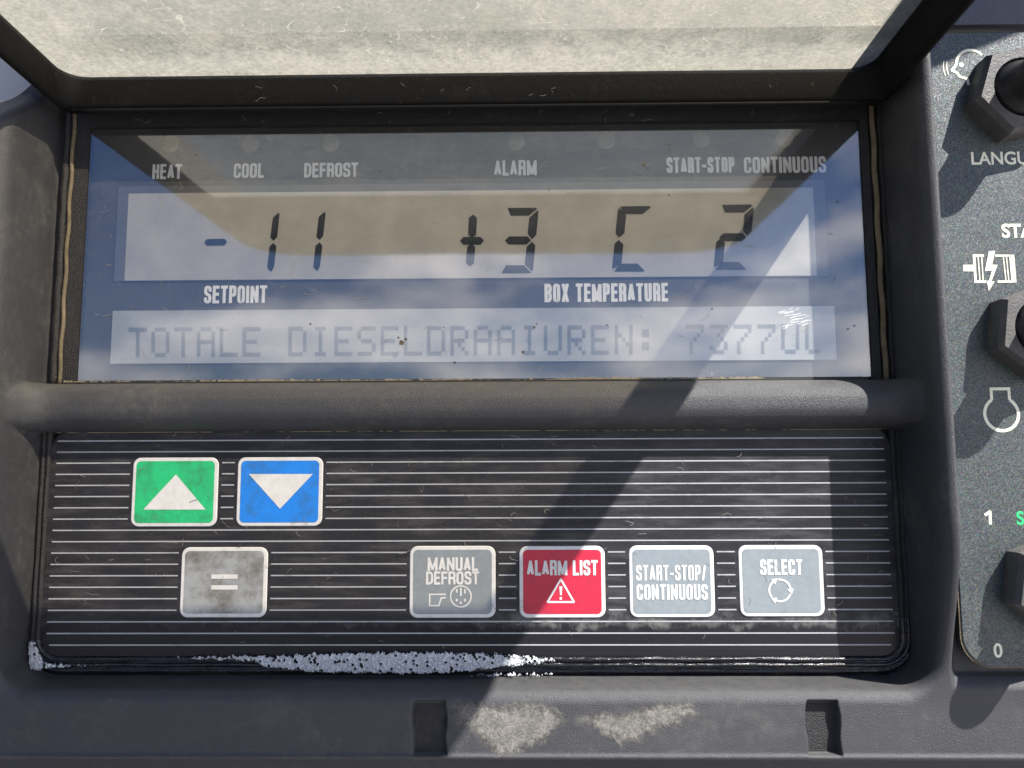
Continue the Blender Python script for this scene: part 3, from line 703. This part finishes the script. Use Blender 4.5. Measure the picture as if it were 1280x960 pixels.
# ---- lid, folded up over the display
ta = math.atan(0.035)
def LP(x, v, w): # v outward from the hinge, w up
    h = 28+v*math.cos(ta)-w*math.sin(ta); z = 506.3+v*math.sin(ta)+w*math.cos(ta); return P(x, z, h)
LV = 735.0
def rr2(x0, x1, v0, v1, r, r1, n=9):
    pts = []
    for cx, cz, a, q_ in ((x1-r, v0+r, -90, r), (x1-r1, v1-r1, 0, r1), (x0+r1, v1-r1, 90, r1), (x0+r, v0+r, 180, r)):
        for i in range(n): t = math.radians(a+90*i/(n-1)); pts.append((cx+q_*math.cos(t), cz+q_*math.sin(t)))
    return pts
def lring(x0, x1, v0, v1, r, w, n=9): return [LP(x, v, w) for x, v in rr2(x0, x1, v0, v1, r, 120, n)]
mb = MB()
loops = [lring(-581, 434, 13, LV-16, 30, -1), lring(-583, 441, 10, LV-12, 30, -14), lring(-584, 446, 9, LV-10, 22, -30), lring(-585.5, 448, 7, LV-8, 14, -34),
         lring(-588, 452, 3, LV-5, 12, -37), lring(-591, 456, 0, LV, 14, -35), lring(-592, 458, -1, LV+1, 16, -28), lring(-592, 459, -2, LV+2, 20, 60), lring(-588, 455, 2, LV-2, 18, 66),
         lring(-584, 450, 6, LV-6, 18, 60), lring(-581, 434, 13, LV-16, 30, 6)]
mb.loops(loops, closed=True)
lid = mb.build('lid', M['lid'], unit); lid['label'] = 'dusty black lid folded up above the display'
for p in lid.data.polygons: p.use_smooth = True
# lip along the hinge edge
mb = MB(); mb.loops([[LP(x, 6+4*math.cos(t), -38+3.2*math.sin(t)) for t in [2*math.pi*i/10 for i in range(10)]] for x in np.linspace(-578, 441, 30)], True, True)
mb.build('hinge_lip', M['lid'], lid, True)
# pane and the solid front part
VP_ = 436.0
mb = MB(); a = [LP(x, v, 4) for x, v in rrect(-580, 433, 14, VP_, 29, 9)]; b = [LP(x, v, 0) for x, v in rrect(-580, 433, 14, VP_, 29, 9)]
mb.add(a+b, [tuple(range(len(a)))], 0); n = len(a)
mb.add(a+b, [tuple(reversed(range(n, 2*n)))]+[(i, i+n, (i+1) % n+n, (i+1) % n) for i in range(n)], 1)
mb.build('lid_window', None, lid, False, [M['pane'], M['paneclear']])
mb = MB()
fp = [(x, v) for x, v in rr2(-583, 440, VP_-6, LV-12, 1, 112)]; n = len(fp)
mb.add([LP(x, v, w) for w in (-3, 7) for x, v in fp], [tuple(reversed(range(n))), tuple(range(n, 2*n))]+[(i, (i+1) % n, (i+1) % n+n, i+n) for i in range(n)])
mb.build('lid_front_panel', M['lid_inside'], lid)
# hinge pin behind the lid, and the small catch standing on its upper side
mb = MB(); mb.loops([[P(x, 492+7*math.cos(t), 18+7*math.sin(t)) for t in [2*math.pi*i/12 for i in range(12)]] for x in (-584, 452)], True, True); mb.build('hinge_pin', M['lid'], unit, True)

# ---- lint and fibres lying on the faces
def lint(n, xr, zr, hf, seed, parent, lmax=16, w=0.5, mat='lint'):
    rr = random.Random(seed); mb = MB()
    for i in range(n):
        x, z = rr.uniform(*xr), rr.uniform(*zr); a = rr.uniform(0, 6.28); k = rr.gauss(0, .35); pts = [(x, z)]
        for j in range(rr.randint(3, 8)):
            st = lmax/8*rr.uniform(.5, 1.3); x += st*math.cos(a); z += st*math.sin(a)*.8; a += k*.6+rr.gauss(0, .3); pts.append((x, z))
        mb.stroke(pts, w*rr.uniform(.6, 1.4), hf(pts[0][0], pts[0][1])+0.004*i)
    o = mb.build('lint', M[mat], parent); o['kind'] = 'stuff'; return o
lint(95, (-590, 445), (-200, 60), lambda x, z: 2.4, 3, unit, 16, .5)
lint(70, (-560, 425), (130, 455), lambda x, z: 1.5, 5, unit, 18, .45)
lint(22, (-560, 425), (462, 498), lambda x, z: -1.0, 6, unit, 16, .6)
rr = random.Random(9); mb = MB()
for i in range(12):     # fibres on the inner back wall of the lid
    x = rr.uniform(-560, 425); w0 = rr.uniform(-30, -6); a = rr.uniform(0, 6.28); pts = []
    for j in range(rr.randint(3, 7)):
        pts.append((x, w0)); x += 2.6*math.cos(a); w0 += 2.0*math.sin(a); a += rr.gauss(0, .6); w0 = max(-33, min(-3, w0))
    for (xa, wa), (xb, wb) in zip(pts, pts[1:]): mb.add([LP(xa, 15.5, wa-.2), LP(xb, 15.5, wb-.2), LP(xb, 15.5, wb+.2), LP(xa, 15.5, wa+.2)], [(0, 1, 2, 3)])
o = mb.build('lint', M['lint'], lid); o['kind'] = 'stuff'

# ================================================================ SWITCH PANEL to the right
PH = 62.0
sp_x0 = 494.5; sp_z0 = at(1240, 834, PH)[1]; sp_z1 = at(1240, 40, PH)[1]
sw = thing('switch_panel', P(sp_x0, sp_z0, 70), 'grey metallic flake switch plate with toggle switches right of the keypad', 'switch panel')
mb = MB()
def splp(i, h):
    pts = []
    x0, x1, z0, z1, r = sp_x0+i, 860, sp_z0+i, sp_z1-i, 34
    for k in range(13):
        t = math.radians(270-90*k/12); pts.append((x0+r+r*math.cos(t), z0+r+r*math.sin(t)))
    pts += [(x0, z1-2), (x0+2, z1), (x1, z1), (x1, z0)]
    return [P(x, z, h) for x, z in reversed(pts)]
mb.loops([splp(0, PH-14), splp(0, PH-1.2), splp(1.2, PH)], cap1=True)
plate = mb.build('switch_plate', M['flake'], sw)
mb = MB(); 
pe = [(x, z) for x, z in ((sp_x0-.6, sp_z1), (sp_x0-.6, sp_z0+34))]
t_ = [(sp_x0-.6+34+34*math.cos(math.radians(180+90*k/10)), sp_z0+34-.6+34*math.sin(math.radians(180+90*k/10))) for k in range(11)]
mb.stroke(pe+t_+[(860, sp_z0-.6)], 1.6, PH-1.6); mb.build('dirt_seam', M['bead'], sw)
# toggle switches
def nutc(bx, by, off=0):
    return at(bx, by, PH)
cent = [(at(1262, 124, PH), 12), (at(1288, 416, PH), 22), (at(1310, 730, PH), 20)]
proto = None
for (cx, cz), rot in cent:
    if proto is None:
        mb = MB(); R6 = 55
        R6 = 58
        def hexl(r, h):
            o_ = []
            for i in range(6):
                a0, a1 = math.radians(60*i), math.radians(60*i+60)
                for k in range(5): o_.append(P(cx+r*(math.cos(a0)*(1-k/5)+math.cos(a1)*k/5), cz+r*(math.sin(a0)*(1-k/5)+math.sin(a1)*k/5), h))
            return o_
        def circ(r, h): return [P(cx+r*math.cos(2*math.pi*i/30), cz+r*math.sin(2*math.pi*i/30), h) for i in range(30)]
        mb.loops([hexl(R6, PH), hexl(R6, PH+25), hexl(R6-4.5, PH+33), circ(37, PH+33), circ(36, PH+20), circ(5, PH+20)], cap1=True)
        nut = mb.build('toggle_switch', M['nut'], sw)
        mb = MB(); ls = []
        for r, h in ((34, 24), (34.5, 30), (32, 36), (28, 41), (26, 48), (25, 60), (24.5, 74), (23, 81), (18, 87), (9, 91), (1, 92)):
            ls.append([P(cx+r*math.cos(2*math.pi*i/28)-0*h, cz+r*math.sin(2*math.pi*i/28), PH+h) for i in range(28)])
        mb.loops(ls, cap1=True); boot = mb.build('rubber_boot', M['boot'], nut, True)
        c0 = Vector(P(cx, cz, PH))-Vector(sw.location)
        for o in (nut, boot):
            for v in o.data.vertices: v.co -= c0
        nut.location = c0; nut.rotation_euler = (0, math.radians(-rot), 0); proto = (nut, boot)
    else:
        n2 = proto[0].copy(); SC.collection.objects.link(n2); n2.parent = sw; n2.location = Vector(P(cx, cz, PH))-Vector(sw.location); n2.rotation_euler = (0, math.radians(-rot), 0)
        b2 = proto[1].copy(); SC.collection.objects.link(b2); b2.parent = n2
# lettering and symbols
def plain_text(txt, px, pyt, pyb, mat, bold=0.022):
    h = PH+.3; x0, z1 = at(px, pyt, h); _, z0 = at(px, pyb, h); hh = (z1-z0)/0.729*S
    c = bpy.data.curves.new('lettering', 'FONT'); c.body = txt; c.size = hh; c.offset = bold*hh*.6
    o = bpy.data.objects.new('tmp', c); SC.collection.objects.link(o); dg = bpy.context.evaluated_depsgraph_get(); dg.update()
    me = bpy.data.meshes.new_from_object(o.evaluated_get(dg)); vs = [(v.co.x, v.co.y) for v in me.vertices]; fs = [tuple(p.vertices) for p in me.polygons]
    bpy.data.objects.remove(o); mx_ = min(v[0] for v in vs)
    link_mesh('lettering', [(x0*S+(a-mx_)*.94, -h*S, z0*S+b) for a, b in vs], fs, mat, sw)
plain_text('LANGUAGE', 1213.5, 189.5, 205.5, M['cream'], .035)
plain_text('START', 1251.5, 279.5, 296.5, M['cream'], .05)
mb = MB(); h1 = PH+.3; mb.stroke([at(1231, 644, h1), at(1237.5, 639.5, h1), at(1238, 655.5, h1)], 3.2, h1); mb.build('lettering', M['cream'], sw)
plain_text('S', 1270, 638.5, 655.5, M['lightgreen'], .04)
plain_text('0', 1241.5, 803.5, 821.5, M['cream'], .03)
sy = MB(); h = PH+.35
def q(px, py): return at(px, py, h)
def rect(a, b, c, d, hh=0): sy.poly([at(a, d, h+hh), at(b, d, h+hh), at(b, c, h+hh), at(a, c, h+hh)], h+hh)
rect(1204, 1217, 331, 339); sy.stroke([q(1230, 319.5), q(1217.5, 319.5), q(1219.5, 352), q(1233, 352)], 3, h)
sy.stroke([q(1222.5, 320), q(1225, 351)], 1.3, h+.05); sy.stroke([q(1227, 320), q(1229, 351)], 1.3, h+.05)
sy.stroke([q(1244, 319.5), q(1262, 319.5)], 2.4, h); sy.stroke([q(1264.5, 318.5), q(1267.5, 353)], 6, h+.05); sy.stroke([q(1247, 352), q(1266, 352)], 2.6, h+.1)
sy.stroke([q(1254, 320), q(1257.5, 351)], 1.3, h+.05); sy.stroke([q(1258, 320), q(1261, 351)], 1.3, h+.05)
sy.poly([q(1236, 314), q(1244, 313.5), q(1240, 331), q(1247, 331), q(1239, 352), q(1243, 352), q(1236, 364), q(1233.5, 351), q(1236, 351), q(1240, 338), q(1231, 339)], h+.15)
sy.build('motor_symbol', M['cream'], sw); sy = MB()
cx, cz = q(1252, 517.5); r0 = 19.5
sy.stroke(arc(cx, cz, r0, 122, 418, 40)+[], 3.6, h); a = (cx+r0*math.cos(math.radians(122)), cz+r0*math.sin(math.radians(122))); b = (cx+r0*math.cos(math.radians(58)), cz+r0*math.sin(math.radians(58)))
sy.stroke([a, (a[0], a[1]+13), (b[0], b[1]+13), b], 3.4, h+.05)
sy.build('engine_symbol', M['cream'], sw); sy = MB()
cx, cz = q(1214, 80); sy.stroke(arc(cx, cz, 18, 40, 178, 22)+[(cx-20, cz-3), (cx-24, cz-8), (cx-18, cz-11), (cx-15, cz-16), (cx-6, cz-19), (cx-5, cz-27)], 3.2, h)
sy.poly(arc(cx-12, cz-1, 3, 0, 330, 10), h+.05)
for k in (28, 32): sy.stroke(arc(cx-2, cz-4, k, 165, 200, 8), 1.2, h)
sy.build('speaking_head_symbol', M['cream'], sw)

# upper housing panel above the switch plate
zt = at(1240, 31, 66)[1]
mb = MB(); mb.box(-638, 900, zt, zt+420, 10, 67)
up = thing('housing_panel', P(470, zt, 60), None, None); mb.build('panel_face', M['housing'], up)
mb = MB(); mb.box(-639, 900, 516, 1700, -40, -8); mb.build('back_plate', M['housing'], up)
# unseen slab added past the upper right corner to throw the slanted shade there
oc = [(x+0.30*D*1.02, z+0.30*D*1.5) for x, z in (at(1157, 76, PH), at(1238, 41, PH), at(1420, -30, PH), at(1420, -400, PH), at(1180, -400, PH))]
oc = [(max(x, 790), z) for x, z in oc]
mb = MB(); n = len(oc); mb.add([P(x, z, PH+0.30*D) for x, z in oc]+[P(x, z, PH+0.30*D+14) for x, z in oc], [tuple(reversed(range(n))), tuple(range(n, 2*n))]+[(i, (i+1) % n, (i+1) % n+n, i+n) for i in range(n)])
mb.build('shade_slab', M['housing'], up)
tag(up, 'plain dark grey housing panel above the switch plate, mostly in shade', 'housing panel')
# pale wall seen past the upper left corner
mb = MB(); mb.box(-1500, -640, -900, 1500, -60, -30)
wl = mb.build('trailer_wall', M['wall'], None); tag(wl, 'pale wall showing past the top left corner of the control panel', 'wall')

# ================================================================ FOAM AND MUD
def interp(pts, x): return np.interp(x, [p[0] for p in pts], [p[1] for p in pts])
def foam(name, top, bot, label, seed, h0=4.0):
    rg = np.random.default_rng(seed); T = [at(*p, 4) for p in top]; B = [at(*p, 4) for p in bot]
    xa, xb = max(T[0][0], B[0][0]), min(T[-1][0], B[-1][0]); za = min(b[1] for b in B); zb = max(t_[1] for t_ in T); st = 0.8
    xs = np.arange(xa, xb, st); zs = np.arange(za-1, zb+1, st); XX, ZZ = np.meshgrid(xs, zs)
    tt = interp(T, xs)+0.9*np.sin(xs*.31)+.6*np.sin(xs*.83+1); bb = interp(B, xs)+0.8*np.sin(xs*.23+2)
    n = int((xb-xa)*(zb-za)/4); bx = rg.uniform(xa, xb, n); bz = rg.uniform(za, zb, n); br = 0.9+rg.exponential(0.55, n); br = np.clip(br, .8, 3.0)
    HH = np.full(XX.shape, -1.0); hole = np.zeros(XX.shape, bool)
    for a, b, r in zip(bx, bz, br):
        i0, i1 = np.searchsorted(xs, (a-r-.1, a+r+.1)); j0, j1 = np.searchsorted(zs, (b-r-.1, b+r+.1))
        if i1 <= i0 or j1 <= j0: continue
        dd = (XX[j0:j1, i0:i1]-a)**2+(ZZ[j0:j1, i0:i1]-b)**2; HH[j0:j1, i0:i1] = np.maximum(HH[j0:j1, i0:i1], np.sqrt(np.clip(r*r-dd, 0, None)))
        if r > 2.55: hole[j0:j1, i0:i1] |= dd < (r*.38)**2
    edge = np.minimum(tt[None]-ZZ, ZZ-bb[None]); ok = (edge > 2.6*rg.random(edge.shape)**2) & ~hole
    Y = h0+np.clip(HH, 0, 3)*.8+np.clip(edge, 0, 4)*.45
    vid = -np.ones(XX.shape, int); fs = []; vs = []
    for j in range(len(zs)-1):
        for i in range(len(xs)-1):
            if ok[j, i] and ok[j, i+1] and ok[j+1, i] and ok[j+1, i+1]:
                q_ = []
                for jj, ii in ((j, i), (j, i+1), (j+1, i+1), (j+1, i)):
                    if vid[jj, ii] < 0: vid[jj, ii] = len(vs); vs.append(P(XX[jj, ii], ZZ[jj, ii], Y[jj, ii]))
                    q_.append(vid[jj, ii])
                fs.append(q_)
    o = link_mesh(name, vs, fs, M['foam'], None, True); tag(o, label, 'soap foam', None, 'stuff'); return o
foam('soap_foam', [(222, 820), (260, 819), (310, 817.5), (345, 819), (390, 815.5), (470, 814), (520, 813.5), (600, 815), (650, 817), (690, 822), (700, 824)],
     [(222, 823), (260, 825), (300, 826), (318, 828), (335, 836), (400, 841), (500, 843), (560, 842), (600, 838), (640, 834), (690, 828), (700, 826)],
     'long band of white soap foam lying in the wet channel below the striped keypad', 1)
foam('soap_foam', [(36, 806), (40, 800), (46, 803), (56, 826), (80, 829), (140, 831.5)], [(36, 808), (38, 838), (50, 839), (60, 837), (85, 834), (140, 833)],
     'small wedge of white foam in the lower left corner of the keypad channel', 2)
foam('soap_foam', [(585, 843), (620, 841), (690, 841), (693, 842)], [(585, 846), (620, 847), (690, 846), (693, 844)], 'thin row of foam bubbles under the right end of the long foam band', 3, 1.5)

def mud(poly, h, seed):
    pts = [at(x, y, h) for x, y in poly]; xs = [p[0] for p in pts]; zs = [p[1] for p in pts]; st = 3.0
    gx = np.arange(min(xs)-12, max(xs)+12, st); gz = np.arange(min(zs)-12, max(zs)+12, st)
    def inside(x, z):
        c = False; j = len(pts)-1; dm = 1e9
        for i in range(len(pts)):
            (x1, z1), (x2, z2) = pts[j], pts[i]
            if (z1 > z) != (z2 > z) and x < (x2-x1)*(z-z1)/(z2-z1)+x1: c = not c
            dx, dz = x2-x1, z2-z1; t = max(0, min(1, ((x-x1)*dx+(z-z1)*dz)/(dx*dx+dz*dz))); dm = min(dm, math.hypot(x-x1-t*dx, z-z1-t*dz)); j = i
        return dm if c else -dm
    vid = {}; vs = []; fs = []; cv = []
    for j, z in enumerate(gz):
        for i, x in enumerate(gx):
            vid[i, j] = len(vs); d = inside(x, z); cv.append(min(1, max(0, .5+d/26))); hh = float(frame_h(np.array([x]), np.array([z]))[0]); vs.append(P(x, z, hh+.5))
    for j in range(len(gz)-1):
        for i in range(len(gx)-1):
            q_ = [vid[i, j], vid[i+1, j], vid[i+1, j+1], vid[i, j+1]]
            if max(cv[k] for k in q_) > 0.02: fs.append(q_)
    o = link_mesh('mud_stain', vs, fs, M['mud'], unit, True)
    at_ = o.data.attributes.new('cover', 'FLOAT', 'POINT'); at_.data.foreach_set('value', cv)
mud([(568, 880), (600, 878), (625, 884), (650, 878), (690, 882), (706, 900), (680, 925), (650, 940), (620, 944), (608, 930), (590, 912), (572, 902)], 52, 1)
mud([(715, 896), (775, 894), (820, 880), (862, 878), (872, 892), (845, 903), (800, 922), (776, 929), (750, 912)], 52, 2)
